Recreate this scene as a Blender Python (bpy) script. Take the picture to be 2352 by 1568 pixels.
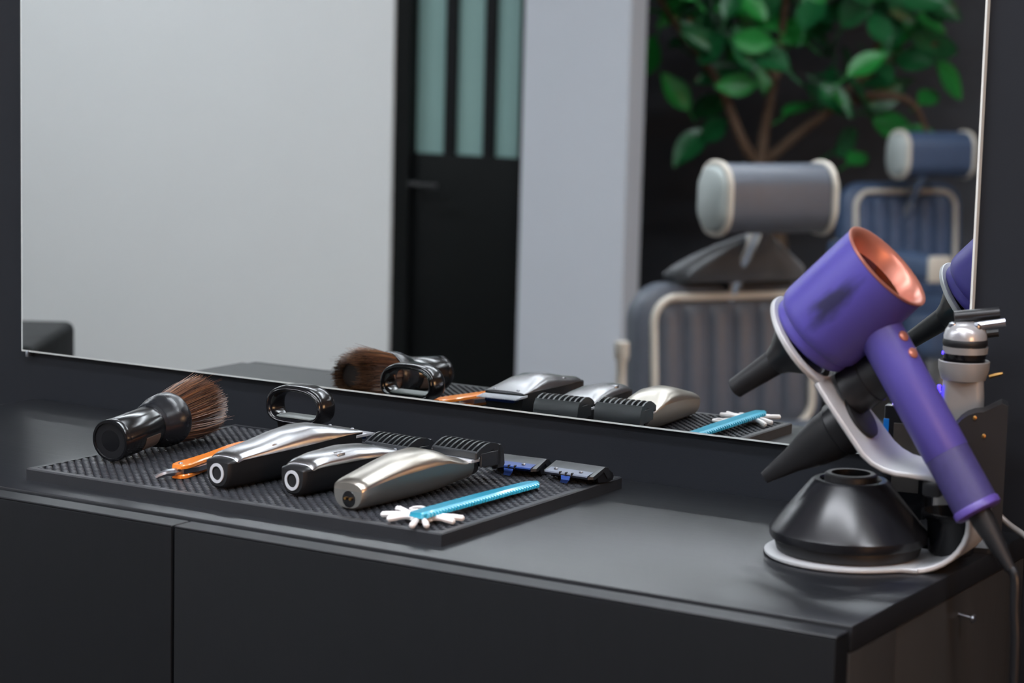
import bpy, bmesh, math, random
from mathutils import Vector, Matrix, Euler

random.seed(7)
PI = math.pi
scene = bpy.context.scene
for o in list(bpy.data.objects):
    bpy.data.objects.remove(o, do_unlink=True)
COL = scene.collection
CH = 0.86            # height of the countertop above the floor

# ------------------------------------------------------------------ camera
F_PX, YAW, PITCH, ROLL = 5233.96, 0.5416, 0.13262, 0.0251
CAM = Vector((1.16638, -1.52304, 0.33531 + CH))
fw = Vector((-math.sin(YAW) * math.cos(PITCH), math.cos(YAW) * math.cos(PITCH), -math.sin(PITCH)))
r0 = Vector((math.cos(YAW), math.sin(YAW), 0))
u0 = r0.cross(fw)
rv = r0 * math.cos(ROLL) + u0 * math.sin(ROLL)
uv = -r0 * math.sin(ROLL) + u0 * math.cos(ROLL)
cam_data = bpy.data.cameras.new('camera')
cam = bpy.data.objects.new('camera', cam_data)
COL.objects.link(cam)
cam.matrix_world = Matrix(((rv.x, uv.x, -fw.x, CAM.x), (rv.y, uv.y, -fw.y, CAM.y), (rv.z, uv.z, -fw.z, CAM.z), (0, 0, 0, 1)))
cam_data.sensor_width = 36
cam_data.sensor_fit = 'HORIZONTAL'
cam_data.lens = F_PX * 36 / 2352
cam_data.clip_start = 0.05
cam_data.dof.use_dof = True
cam_data.dof.focus_distance = 1.76
cam_data.dof.aperture_fstop = 9.0
scene.camera = cam

# ------------------------------------------------------------------ world, exposure
world = bpy.data.worlds.new('world')
scene.world = world
world.use_nodes = True
bg = world.node_tree.nodes['Background']
bg.inputs[0].default_value = (0.5, 0.55, 0.6, 1)
bg.inputs[1].default_value = 0.10
vs = scene.view_settings
vs.view_transform = 'Standard'
vs.look = 'None'
vs.exposure = 0.0
vs.gamma = 1.0
vs.use_curve_mapping = False
PANEL_POWER = 42.0        # radiance of the ceiling panels
WARM_POWER = 15.0        # radiance of the warm wall lamp panel

# ------------------------------------------------------------------ materials
def lin(r, g, b):
    f = lambda c: (c / 255 / 12.92) if c <= 10 else ((c / 255 + 0.055) / 1.055) ** 2.4
    return (f(r), f(g), f(b), 1)

MATS = {}
def pm(name, rgb, rough=0.5, metal=0.0, spec=0.5, coat=0.0, var=0.12, nscale=40.0, stretch=(1, 1, 1), bump=0.0,
       bscale=None, rvar=0.06, emit=None, estr=0.0, sheen=0.0, trans=0.0, island=None):
    m = bpy.data.materials.new(name)
    m.use_nodes = True
    nt = m.node_tree
    N, L = nt.nodes, nt.links
    b = N['Principled BSDF']
    col = lin(*rgb)
    tc = N.new('ShaderNodeTexCoord')
    mp = N.new('ShaderNodeMapping')
    mp.inputs['Scale'].default_value = stretch
    L.new(tc.outputs['Object'], mp.inputs['Vector'])
    nz = N.new('ShaderNodeTexNoise')
    nz.inputs['Scale'].default_value = nscale
    nz.inputs['Detail'].default_value = 5
    L.new(mp.outputs['Vector'], nz.inputs['Vector'])
    mx = N.new('ShaderNodeMix')
    mx.data_type = 'RGBA'
    mx.inputs['A'].default_value = tuple(c * (1 - var) for c in col[:3]) + (1,)
    mx.inputs['B'].default_value = tuple(min(1, c * (1 + var)) for c in col[:3]) + (1,)
    L.new(nz.outputs['Fac'], mx.inputs['Factor'])
    out = mx.outputs['Result']
    if island is not None:
        ge = N.new('ShaderNodeNewGeometry')
        cr = N.new('ShaderNodeValToRGB')
        cr.color_ramp.elements[0].color = lin(*island[0])
        cr.color_ramp.elements[1].color = lin(*island[-1])
        for i, c in enumerate(island[1:-1]):
            e = cr.color_ramp.elements.new((i + 1) / (len(island) - 1))
            e.color = lin(*c)
        L.new(ge.outputs['Random Per Island'], cr.inputs['Fac'])
        out = cr.outputs['Color']
    L.new(out, b.inputs['Base Color'])
    mr = N.new('ShaderNodeMapRange')
    mr.inputs['To Min'].default_value = max(0.0, rough - rvar)
    mr.inputs['To Max'].default_value = min(1.0, rough + rvar)
    L.new(nz.outputs['Fac'], mr.inputs['Value'])
    L.new(mr.outputs['Result'], b.inputs['Roughness'])
    b.inputs['Metallic'].default_value = metal
    b.inputs['Specular IOR Level'].default_value = spec
    b.inputs['Coat Weight'].default_value = coat
    b.inputs['Coat Roughness'].default_value = 0.08
    b.inputs['Sheen Weight'].default_value = sheen
    b.inputs['Transmission Weight'].default_value = trans
    if bump:
        n2 = N.new('ShaderNodeTexNoise')
        n2.inputs['Scale'].default_value = bscale or nscale * 4
        n2.inputs['Detail'].default_value = 4
        L.new(mp.outputs['Vector'], n2.inputs['Vector'])
        bp = N.new('ShaderNodeBump')
        bp.inputs['Strength'].default_value = bump
        bp.inputs['Distance'].default_value = 0.001
        L.new(n2.outputs['Fac'], bp.inputs['Height'])
        L.new(bp.outputs['Normal'], b.inputs['Normal'])
    if emit:
        b.inputs['Emission Color'].default_value = lin(*emit)
        b.inputs['Emission Strength'].default_value = estr
    MATS[name] = m
    return m

pm('dark_wall', (24, 27, 33), 0.6, spec=0.3, var=0.06, nscale=60, bump=0.08, bscale=900)
pm('white_wall', (226, 228, 228), 0.75, var=0.02, nscale=3, bump=0.05, bscale=300)
pm('white_wall_falloff', (196, 201, 209), 0.75, var=0.02, nscale=3)  # white wall with the light falloff mixed into its base colour
pm('ceiling_paint', (205, 207, 208), 0.8, var=0.02, nscale=4)
pm('floor_tile', (96, 92, 88), 0.35, var=0.15, nscale=6)
pm('warm_wood', (186, 128, 84), 0.5, var=0.25, nscale=8, stretch=(1, 1, 0.1))
pm('black_wall', (88, 90, 97), 0.6, var=0.1, nscale=20)
pm('counter', (24, 26, 30), 0.38, spec=0.5, var=0.15, nscale=30, stretch=(1, 14, 1), bump=0.03, bscale=120, rvar=0.03)
pm('cabinet_side', (46, 45, 44), 0.5, var=0.2, nscale=60, stretch=(6, 6, 0.35))
pm('cabinet', (14, 16, 19), 0.5, spec=0.22, var=0.25, nscale=60, stretch=(6, 6, 0.35), bump=0.05, bscale=120, rvar=0.04)
pm('cabinet_edge', (44, 46, 52), 0.30, var=0.1, nscale=40)
pm('glass_edge', (214, 220, 218), 0.35, var=0.05, nscale=50)
pm('rubber', (56, 58, 63), 0.42, var=0.1, nscale=80, bump=0.1, bscale=1500)
pm('rubber_rim', (38, 40, 44), 0.42, var=0.08, nscale=80, bump=0.08, bscale=1500)
pm('gloss_black', (16, 17, 20), 0.18, var=0.05, nscale=50, rvar=0.04)
pm('satin_black', (24, 25, 28), 0.34, var=0.08, nscale=60, rvar=0.05)
pm('collar_black', (24, 26, 31), 0.27, var=0.05, nscale=60, rvar=0.03)
pm('cone_black', (22, 23, 27), 0.26, var=0.05, nscale=60, rvar=0.02)
pm('slab_grey', (124, 130, 128), 0.5)
pm('matte_black', (20, 21, 24), 0.5, var=0.08, nscale=60)
pm('guard_black', (34, 37, 41), 0.4, var=0.08, nscale=60)
pm('chrome', (200, 201, 204), 0.16, metal=1.0, var=0.03, nscale=30, rvar=0.06)
pm('brushed_silver', (178, 178, 180), 0.26, metal=1.0, var=0.03, nscale=90, rvar=0.02)
pm('champagne_matte', (168, 166, 160), 0.45, metal=1.0, var=0.03, nscale=90, rvar=0.02)
pm('champagne', (190, 184, 174), 0.31, metal=1.0, var=0.03, nscale=90, rvar=0.02)
pm('steel', (176, 180, 188), 0.3, metal=1.0, var=0.03, nscale=40)
pm('blue_steel', (44, 64, 118), 0.34, metal=1.0, var=0.1, nscale=60)
pm('blade_steel', (205, 208, 214), 0.45, metal=0.5, var=0.03)
pm('clip_steel', (112, 117, 130), 0.42, metal=1.0, var=0.05)
pm('ring_grey', (196, 200, 206), 0.4, var=0.03)
pm('orange', (245, 140, 52), 0.22, var=0.05, nscale=20, coat=0.4)
pm('cyan_plastic', (52, 172, 204), 0.30, var=0.06, nscale=20, coat=0.6, spec=0.8)
pm('white_plastic', (236, 230, 228), 0.4, var=0.02)
pm('bristle', (92, 64, 50), 0.36, spec=0.6, island=[(38, 27, 23), (80, 56, 45), (118, 84, 66), (152, 108, 74), (66, 46, 38)])
pm('bristle_core', (36, 26, 22), 0.7)
pm('brass', (170, 130, 76), 0.3, metal=1.0)
pm('label_brown', (122, 104, 92), 0.28, metal=0.6)
pm('purple_cage', (60, 54, 104), 0.5, var=0.2, nscale=300)
pm('purple_rim', (86, 68, 146), 0.35)
pm('copper', (188, 120, 102), 0.34, metal=0.45, var=0.04)
pm('copper_bore', (150, 88, 62), 0.18, metal=0.85, var=0.04)
pm('stand_metal', (182, 184, 186), 0.45, metal=0.25, var=0.04, nscale=50)
pm('dock_grey', (150, 148, 146), 0.38, metal=0.3)
pm('led_blue', (60, 40, 255), 0.4, emit=(70, 50, 255), estr=4.0)
pm('led_white', (160, 150, 255), 0.4, emit=(170, 150, 255), estr=4.0)
pm('blue_label', (0, 92, 170), 0.4)
pm('print_grey', (44, 42, 40), 0.5, var=0.6, nscale=90)
pm('leather', (84, 90, 101), 0.42, var=0.12, nscale=30, bump=0.15, bscale=300)
pm('leather_blue', (68, 86, 115), 0.45, var=0.12, nscale=30, bump=0.15, bscale=300)
pm('cream_vinyl', (205, 198, 186), 0.45, var=0.04)
pm('grey_vinyl', (172, 180, 178), 0.45, var=0.04)
pm('cape', (76, 78, 82), 0.45, var=0.1, nscale=20, sheen=0.3)
pm('leaf_green', (36, 140, 58), 0.4, spec=0.6, var=0.35, nscale=9, rvar=0.1)
pm('leaf_dark', (26, 96, 52), 0.36, spec=0.6, var=0.35, nscale=9, rvar=0.1)
pm('bark', (92, 72, 56), 0.8, var=0.25, nscale=30, bump=0.4, bscale=80)
pm('pot', (52, 54, 58), 0.5)
pm('dome_silver', (190, 190, 192), 0.3, metal=0.5, var=0.03)
pm('soil', (46, 36, 28), 0.9)
pm('door_black', (7, 10, 11), 0.6, spec=0.2, var=0.08, nscale=30)
pm('door_glass', (128, 160, 156), 0.6, var=0.02, nscale=6)
pm('fixture', (225, 226, 228), 0.5)
pm('light_panel', (255, 255, 255), 0.5, emit=(243, 247, 255), estr=PANEL_POWER)
pm('warm_panel', (255, 220, 180), 0.5, emit=(255, 196, 142), estr=WARM_POWER)

# the mirror silvering
m = pm('mirror_silver', (232, 236, 235), 0.0, metal=1.0, var=0.0, rvar=0.0)

# purple dryer shell with the faded dark print along its side
def purple_shell():
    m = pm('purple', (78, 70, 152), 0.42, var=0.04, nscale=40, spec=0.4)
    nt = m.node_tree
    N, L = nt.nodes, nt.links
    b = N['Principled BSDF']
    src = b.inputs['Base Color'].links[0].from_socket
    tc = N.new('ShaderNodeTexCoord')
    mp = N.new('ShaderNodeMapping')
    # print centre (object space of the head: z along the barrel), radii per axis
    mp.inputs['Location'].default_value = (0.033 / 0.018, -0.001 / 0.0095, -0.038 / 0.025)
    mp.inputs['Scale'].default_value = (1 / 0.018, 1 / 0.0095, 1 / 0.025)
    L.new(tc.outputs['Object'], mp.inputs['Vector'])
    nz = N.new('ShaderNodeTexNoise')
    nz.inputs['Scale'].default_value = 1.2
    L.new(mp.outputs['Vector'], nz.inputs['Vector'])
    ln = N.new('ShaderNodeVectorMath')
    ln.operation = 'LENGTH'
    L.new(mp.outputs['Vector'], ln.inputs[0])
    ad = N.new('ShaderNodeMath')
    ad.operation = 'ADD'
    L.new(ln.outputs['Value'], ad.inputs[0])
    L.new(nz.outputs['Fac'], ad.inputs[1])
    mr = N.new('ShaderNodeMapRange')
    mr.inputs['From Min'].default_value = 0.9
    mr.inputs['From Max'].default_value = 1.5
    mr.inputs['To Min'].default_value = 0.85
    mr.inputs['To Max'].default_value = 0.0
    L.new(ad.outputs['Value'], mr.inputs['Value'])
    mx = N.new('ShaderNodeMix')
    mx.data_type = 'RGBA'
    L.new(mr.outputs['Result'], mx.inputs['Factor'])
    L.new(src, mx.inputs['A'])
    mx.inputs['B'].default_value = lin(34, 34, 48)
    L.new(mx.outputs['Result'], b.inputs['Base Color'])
purple_shell()
pm('purple_plain', (80, 72, 152), 0.42, var=0.04, nscale=40)

# ------------------------------------------------------------------ mesh helpers
class MB:
    def __init__(self):
        self.v, self.f = [], []

    def add(self, vs_, fs_):
        n = len(self.v)
        self.v += [tuple(p) for p in vs_]
        self.f += [tuple(i + n for i in f) for f in fs_]
        return self

    def box(self, x0, x1, y0, y1, z0, z1):
        return self.add([(x0, y0, z0), (x1, y0, z0), (x1, y1, z0), (x0, y1, z0), (x0, y0, z1), (x1, y0, z1), (x1, y1, z1), (x0, y1, z1)],
                        [(0, 3, 2, 1), (4, 5, 6, 7), (0, 1, 5, 4), (1, 2, 6, 5), (2, 3, 7, 6), (3, 0, 4, 7)])

    def bbox(self, x0, x1, y0, y1, z0, z1, r=0.002, seg=2):
        bm = bmesh.new()
        bmesh.ops.create_cube(bm, size=1)
        for v in bm.verts:
            v.co = ((x0 + x1) / 2 + v.co.x * (x1 - x0), (y0 + y1) / 2 + v.co.y * (y1 - y0), (z0 + z1) / 2 + v.co.z * (z1 - z0))
        bmesh.ops.bevel(bm, geom=list(bm.edges), offset=r, segments=seg, profile=0.5, affect='EDGES')
        bm.verts.index_update()
        self.add([v.co[:] for v in bm.verts], [[v.index for v in f.verts] for f in bm.faces])
        bm.free()
        return self

    def loft(self, rings, cap0=True, cap1=True, closed=False):
        n = len(rings[0])
        vs_, fs_ = [], []
        for r in rings:
            vs_ += r
        m_ = len(rings)
        for i in range(m_ if closed else m_ - 1):
            a, b = i * n, ((i + 1) % m_) * n
            for j in range(n):
                k = (j + 1) % n
                fs_.append((a + j, a + k, b + k, b + j))
        if not closed:
            if cap0:
                fs_.append(tuple(reversed(range(n))))
            if cap1:
                fs_.append(tuple((m_ - 1) * n + j for j in range(n)))
        return self.add(vs_, fs_)

    def lathe(self, prof, seg=40, mat=None, cap0=True, cap1=True):
        """profile of (radius, z) turned about z, optionally moved by a matrix"""
        rings = []
        for r, z in prof:
            ring = [Vector((r * math.cos(2 * PI * j / seg), r * math.sin(2 * PI * j / seg), z)) for j in range(seg)]
            rings.append([mat @ p if mat else p for p in ring])
        return self.loft(rings, cap0, cap1)

    def tube(self, pts, rad, seg=10, closed=False, flat=None):
        pts = [Vector(p) for p in pts]
        n = len(pts)
        rads = rad if isinstance(rad, (list, tuple)) else [rad] * n
        rings = []
        prev = None
        for i, p in enumerate(pts):
            if closed:
                t = pts[(i + 1) % n] - pts[i - 1]
            else:
                t = pts[min(i + 1, n - 1)] - pts[max(i - 1, 0)]
            t.normalize()
            if prev is None:
                a = Vector((0, 0, 1)) if abs(t.z) < 0.9 else Vector((1, 0, 0))
                nrm = (a - t * a.dot(t)).normalized()
            else:
                nrm = (prev - t * prev.dot(t)).normalized()
            prev = nrm
            bn = t.cross(nrm)
            rings.append([p + (nrm * math.cos(2 * PI * j / seg) + bn * math.sin(2 * PI * j / seg)) * rads[i] for j in range(seg)])
        return self.loft(rings, closed=closed)

    def prism(self, poly, axis, a, b):
        """extrude a 2-D polygon along an axis ('x','y','z') from a to b"""
        def P(u, w, t):
            return {'x': (t, u, w), 'y': (u, t, w), 'z': (u, w, t)}[axis]
        return self.loft([[Vector(P(u, w, a)) for u, w in poly], [Vector(P(u, w, b)) for u, w in poly]])

    def mesh(self, name, mat, smooth=35):
        me = bpy.data.meshes.new(name)
        me.from_pydata(self.v, [], self.f)
        bm = bmesh.new()
        bm.from_mesh(me)
        bmesh.ops.recalc_face_normals(bm, faces=list(bm.faces))
        bm.to_mesh(me)
        bm.free()
        me.materials.append(MATS[mat])
        if smooth:
            me.polygons.foreach_set('use_smooth', [True] * len(me.polygons))
            me.set_sharp_from_angle(angle=math.radians(smooth))
        me.update()
        return me

    def build(self, name, mat, parent=None, smooth=35, label=None):
        return link(name, self.mesh(name, mat, smooth), parent, label)


def link(name, me, parent=None, label=None):
    o = bpy.data.objects.new(name, me)
    COL.objects.link(o)
    if parent:
        o.parent = parent
    if label:
        o['label'] = label
    return o

def tag(o, label, cat, group=None, kind=None):
    o['label'] = label
    o['category'] = cat
    if group:
        o['group'] = group
    if kind:
        o['kind'] = kind
    return o

def thing(name, label, cat, loc=(0, 0, 0), rz=0.0, group=None):
    o = bpy.data.objects.new(name, None)
    COL.objects.link(o)
    o.empty_display_size = 0.02
    o.location = loc
    o.rotation_euler = (0, 0, rz)
    return tag(o, label, cat, group)

def struct(name, mb, mat, label, cat, smooth=0):
    return tag(mb.build(name, mat, None, smooth), label, cat, kind='structure')

def copy_tree(o, parent=None):
    c = o.copy()
    COL.objects.link(c)
    c.parent = parent
    for ch in list(o.children):
        copy_tree(ch, c)
    return c

def smoothpath(pts, n=8):
    """Catmull-Rom through points"""
    P = [Vector(p) for p in pts]
    P = [P[0] * 2 - P[1]] + P + [P[-1] * 2 - P[-2]]
    out = []
    for i in range(1, len(P) - 2):
        for k in range(n):
            t = k / n
            a, b, c, d = P[i - 1], P[i], P[i + 1], P[i + 2]
            out.append(0.5 * ((2 * b) + (c - a) * t + (2 * a - 5 * b + 4 * c - d) * t * t + (3 * b - a - 3 * c + d) * t ** 3))
    out.append(P[-2])
    return out

def rrect(w, h, r, n=6):
    """rounded rectangle outline, centred"""
    pts = []
    for cx, cy, a0 in ((w / 2 - r, h / 2 - r, 0), (-w / 2 + r, h / 2 - r, PI / 2), (-w / 2 + r, -h / 2 + r, PI), (w / 2 - r, -h / 2 + r, 1.5 * PI)):
        for k in range(n + 1):
            a = a0 + k / n * PI / 2
            pts.append((cx + r * math.cos(a), cy + r * math.sin(a)))
    return pts

# ================================================================== THE ROOM
CEIL = CH + 1.90
XW, XE, YS = -5.1, 3.1, -6.2
WT = 0.10
struct('floor', MB().box(XW - WT, XE + WT, YS - WT, WT + 0.01, -0.1, 0), 'floor_tile', 'grey tiled floor of the barber shop', 'floor')
struct('ceiling', MB().box(XW - WT, XE + WT, YS - WT, WT + 0.01, CEIL, CEIL + 0.1), 'ceiling_paint', 'white painted ceiling carrying the light panels', 'ceiling')
MY = 0.006      # face of the wall behind the mirror
struct('wall_north', MB().box(XW - WT, XE + WT, MY, MY + WT, 0, CEIL), 'dark_wall', 'dark charcoal wall panel carrying the mirror', 'wall')
struct('wall_south', MB().box(XW - WT, XE + WT, YS - WT, YS, 0, CEIL), 'black_wall', 'near-black far wall behind the green plant', 'wall')
struct('wall_west', MB().box(XW - WT, XW, YS, MY, 0, CEIL), 'white_wall', 'white side wall at the far left end of the room', 'wall')
struct('wall_east', MB().box(XE, XE + WT, YS, MY, 0, CEIL), 'warm_wood', 'warm wood-toned wall behind the camera to the right', 'wall')
# white partition with the door, seen in the mirror
PY0, PY1 = -4.70, -4.60
DX0, DX1 = -2.990, -2.497
DTOP = CH + 1.45
pw = MB()
pw.box(XW, DX0, PY0, PY1, 0, CEIL)
pw.box(DX0, DX1, PY0, PY1, DTOP, CEIL)
struct('wall_partition', pw, 'white_wall', 'bright white wall around the black door, reflected in the mirror', 'wall')
struct('wall_door_right', MB().box(DX1, -2.125, PY0, PY1 + 0.004, 0, CEIL), 'white_wall_falloff', 'white wall right of the black door, light falloff painted in as pale blue-grey, in the mirror', 'wall')  # same white wall; its dimmer light is painted as an even blue-grey
dr = thing('door_1', 'black door with three teal frosted glass panes, reflected in the mirror', 'door', ((DX0 + DX1) / 2, PY1, 0))
dr['kind'] = 'structure'
dw = (DX1 - DX0) / 2
GZ = CH - 0.042
f = MB()
f.box(-dw, -dw + 0.061, -0.10, -0.01, 0, DTOP)
f.box(dw - 0.022, dw, -0.10, -0.01, 0, DTOP)
f.box(-dw + 0.061, dw - 0.022, -0.10, -0.01, DTOP - 0.06, DTOP)
f.build('door_frame', 'door_black', dr, 0)
MB().bbox(-dw + 0.061, dw - 0.022, -0.085, -0.03, 0.005, GZ, 0.003).build('lower_panel', 'door_black', dr)
gx = [-dw + 0.061, -2.8127, -2.7731, -2.6655, -2.6268, dw - 0.022]
gcx = (DX0 + DX1) / 2
gx = [gx[0]] + [g - gcx for g in gx[1:5]] + [gx[5]]
for a, b in ((gx[1], gx[2]), (gx[3], gx[4])):
    MB().box(a, b, -0.075, -0.035, GZ, DTOP - 0.06).build('muntin', 'cabinet', dr, 0)
for a, b in ((gx[0], gx[1]), (gx[2], gx[3]), (gx[4], gx[5])):
    MB().box(a, b, -0.060, -0.052, GZ, DTOP - 0.06).build('pane', 'door_glass', dr, 0)
h = MB().tube([(-dw + 0.09, -0.02, CH - 0.14), (-dw + 0.09, 0.03, CH - 0.14), (-dw + 0.20, 0.03, CH - 0.14)], 0.009, 8)
h.build('door_handle', 'matte_black', dr)

# ceiling light panels
panels = [(0.45, -0.85, 1.6, 0.16), (-1.4, -2.05, 1.7, 0.16), (0.6, -2.05, 1.6, 0.16), (-0.6, -3.3, 1.6, 0.16), (-3.6, -1.75, 1.6, 0.16),
          (-4.1, -3.3, 1.6, 0.16), (2.15, -1.0, 1.2, 0.16), (1.5, -4.3, 1.6, 0.16)]
pl_lab = ['above the vanity counter', 'left of the camera in the middle of the room', 'right above the camera behind the counter',
          'over the nearer barber chair', 'near the white wall and its far end', 'right in front of the white partition',
          'beside the wood-toned wall, right of the counter', 'far behind the camera towards the black wall']
for (x, y, w, d), lb in zip(panels, pl_lab):
    t = thing('ceiling_light', 'long white ceiling light panel ' + lb, 'ceiling light', (x, y, CEIL - 0.04), 0, 'ceiling light panels')
    fr = MB()
    fr.box(-w / 2 - 0.02, w / 2 + 0.02, -d / 2 - 0.02, -d / 2, 0, 0.04)
    fr.box(-w / 2 - 0.02, w / 2 + 0.02, d / 2, d / 2 + 0.02, 0, 0.04)
    fr.box(-w / 2 - 0.02, -w / 2, -d / 2, d / 2, 0, 0.04)
    fr.box(w / 2, w / 2 + 0.02, -d / 2, d / 2, 0, 0.04)
    fr.build('frame', 'fixture', t, 0)
    MB().box(-w / 2, w / 2, -d / 2, d / 2, 0.008, 0.02).build('diffuser', 'light_panel', t, 0)
# warm wall lamp on the wooden wall
t = thing('wall_lamp', 'warm glowing wall lamp on the wood-toned wall', 'lamp', (XE, -1.9, CH + 0.35))
MB().bbox(-0.03, 0, -0.45, 0.45, -0.33, 0.33, 0.004).build('back_plate', 'matte_black', t)
MB().bbox(-0.07, -0.03, -0.40, 0.40, -0.28, 0.28, 0.006).build('shade', 'warm_panel', t)

# ================================================================== MIRROR
ML, MR, MZ0, MZ1 = -0.2685, 0.6246, CH + 0.0426, CH + 1.35
mir = thing('wall_mirror', 'large frameless mirror with bright ground edges on the dark wall', 'mirror', ((ML + MR) / 2, 0, MZ0))
hw_, hh_ = (MR - ML) / 2, MZ1 - MZ0
bv = 0.0014
g = MB()
g.add([(-hw_ + bv, 0, bv), (hw_ - bv, 0, bv), (hw_ - bv, 0, hh_ - bv), (-hw_ + bv, 0, hh_ - bv)], [(0, 1, 2, 3)])
g.build('mirror_glass', 'mirror_silver', mir, 0)
e = MB()
o4 = [(-hw_, hh_ * 0), (hw_, 0), (hw_, hh_), (-hw_, hh_)]
i4 = [(-hw_ + bv, bv), (hw_ - bv, bv), (hw_ - bv, hh_ - bv), (-hw_ + bv, hh_ - bv)]
vv = [(x, 0, z) for x, z in i4] + [(x, 0.0003, z) for x, z in o4] + [(x, 0.0058, z) for x, z in o4]
ff = []
for k in range(4):
    n = (k + 1) % 4
    ff += [(k, n, 4 + n, 4 + k), (4 + k, 4 + n, 8 + n, 8 + k)]
ff.append((8, 9, 10, 11))
e.add(vv, ff)
e.build('ground_edge', 'glass_edge', mir, 0, label='pale ground glass edge')
for x in (-hw_ + 0.006, hw_ - 0.012):
    MB().bbox(x, x + 0.003, -0.0012, 0.0055, -0.0045, 0.001, 0.0005).build('clip', 'steel', mir)

# ================================================================== VANITY
XL, XR, CD = -0.256, 0.6720, 0.308
ct = MB().bbox(XL, XR, -CD, 0.003, CH - 0.016, CH, 0.0012, 2)
tag(ct.build('countertop', 'counter'), 'glossy dark countertop under the mirror', 'countertop')
vc = thing('vanity_cabinet', 'dark wood-grain cabinet with push-open doors under the countertop', 'cabinet', (0, 0, 0))
body = MB()
body.box(XL, XR - 0.018, -0.306, 0.003, 0.08, CH - 0.017)
body.box(XL + 0.02, XR - 0.03, -0.27, 0.0, 0, 0.08)
body.build('carcass', 'matte_black', vc, 0)
# right side: front stile and rear panel with a groove between
MB().bbox(XR - 0.0175, XR, -0.309, -0.2362, 0.0, CH - 0.0165, 0.001).build('side_stile', 'cabinet_side', vc)
MB().bbox(XR - 0.0175, XR - 0.0008, -0.2345, 0.003, 0.0, CH - 0.0165, 0.001).build('side_panel', 'cabinet_side', vc)
SEAM = 0.1815
for a, b in ((XL, SEAM - 0.0012), (SEAM + 0.0012, XR - 0.0005)):
    do = MB().bbox(a, b, -0.3305, -0.3115, 0.09, CH - 0.0032, 0.0010, 2).build('door', 'cabinet', vc)
    MB().bbox(a, b, -0.3303, -0.3117, CH - 0.0032, CH - 0.0018, 0.0004, 1).build('edge_band', 'counter', do)

# screw left in the cabinet side
sc = MB().lathe([(0.0011, 0), (0.0011, 0.011), (0.0030, 0.0125), (0.0030, 0.0138), (0.0014, 0.0146)], 14)
so = sc.build('screw', 'steel')
so.location = (XR - 0.0035, -0.126, CH - 0.030)
so.rotation_euler = (0, PI / 2 + 0.15, 0)
tag(so, 'small silver screw sticking out of the cabinet side', 'screw')

# ================================================================== BARBER MAT
T = 0.009
MW, MD, MG = 0.368, 0.25, 0.0301
mt = thing('barber_mat', 'black rubber barber mat with studded surface on the countertop', 'mat', (0, -MG - MD, CH))
b = MB()
rim, fl = 0.0055, 0.0058
o4 = [(0, 0), (MW, 0), (MW, MD), (0, MD)]
i4 = [(rim, rim), (MW - rim, rim), (MW - rim, MD - rim), (rim, MD - rim)]
c4 = [(0.0008, 0.0008), (MW - 0.0008, 0.0008), (MW - 0.0008, MD - 0.0008), (0.0008, MD - 0.0008)]
vv = [(x, y, 0) for x, y in o4] + [(x, y, T - 0.001) for x, y in o4] + [(x, y, T) for x, y in c4] + [(x, y, T) for x, y in i4] + [(x, y, fl) for x, y in i4]
ff = [(3, 2, 1, 0), (16, 17, 18, 19)]
for k in range(4):
    n = (k + 1) % 4
    for L_ in range(4):
        ff.append((L_ * 4 + k, L_ * 4 + n, L_ * 4 + 4 + n, L_ * 4 + 4 + k))
b.add(vv, ff)
b.build('mat_base', 'rubber_rim', mt, 0)
k = MB()
px, py = 0.0080, 0.0040
row = 0
y = rim + 0.0022
while y < MD - rim - 0.001:
    x = rim + 0.0026 + (px / 2 if row % 2 else 0)
    while x < MW - rim - 0.0015:
        a, c, a2, c2 = 0.0027, 0.0017, 0.0020, 0.0011
        k.add([(x - a, y - c, fl), (x + a, y - c, fl), (x + a, y + c, fl), (x - a, y + c, fl),
               (x - a2, y - c2, T), (x + a2, y - c2, T), (x + a2, y + c2, T), (x - a2, y + c2, T)],
              [(4, 5, 6, 7), (0, 1, 5, 4), (1, 2, 6, 5), (2, 3, 7, 6), (3, 0, 4, 7)])
        x += px
    y += py
    row += 1
ko = k.build('studs', 'rubber', mt, 0)
ko['kind'] = 'stuff'
MZ = CH + T          # top of the mat

# ================================================================== CLIPPERS
def half_section(a, zs, ze, n=3.0, up=True, seg=18):
    pts = []
    for j in range(seg + 1):
        th = PI * j / seg
        c, s_ = math.cos(th), math.sin(th)
        x = a * math.copysign(abs(c) ** (2 / n), c)
        z = zs + (ze - zs) * abs(s_) ** (2 / n)
        pts.append((x, z))
    return pts

def loft_half(mb, st, which, n=2.8, grow=0.0):
    rings = []
    for y, a, zb, zs, zt in st:
        if which == 'low':
            pts = half_section(a, zs, zb, n)
        else:
            pts = half_section(a + grow, zs, zt, n)
        rings.append([Vector((x, y, z)) for x, z in pts])
    return mb.loft(rings)

def annulus(mb, r_out, r_in, y0, y1, cz, sx=1.0, seg=36):
    rings = []
    for r, y in ((r_in, y1), (r_in, y0), (r_out, y0), (r_out, y1)):
        rings.append([Vector((sx * r * math.cos(2 * PI * j / seg), y, cz + r * math.sin(2 * PI * j / seg))) for j in range(seg)])
    return mb.loft(rings, closed=True)

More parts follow.
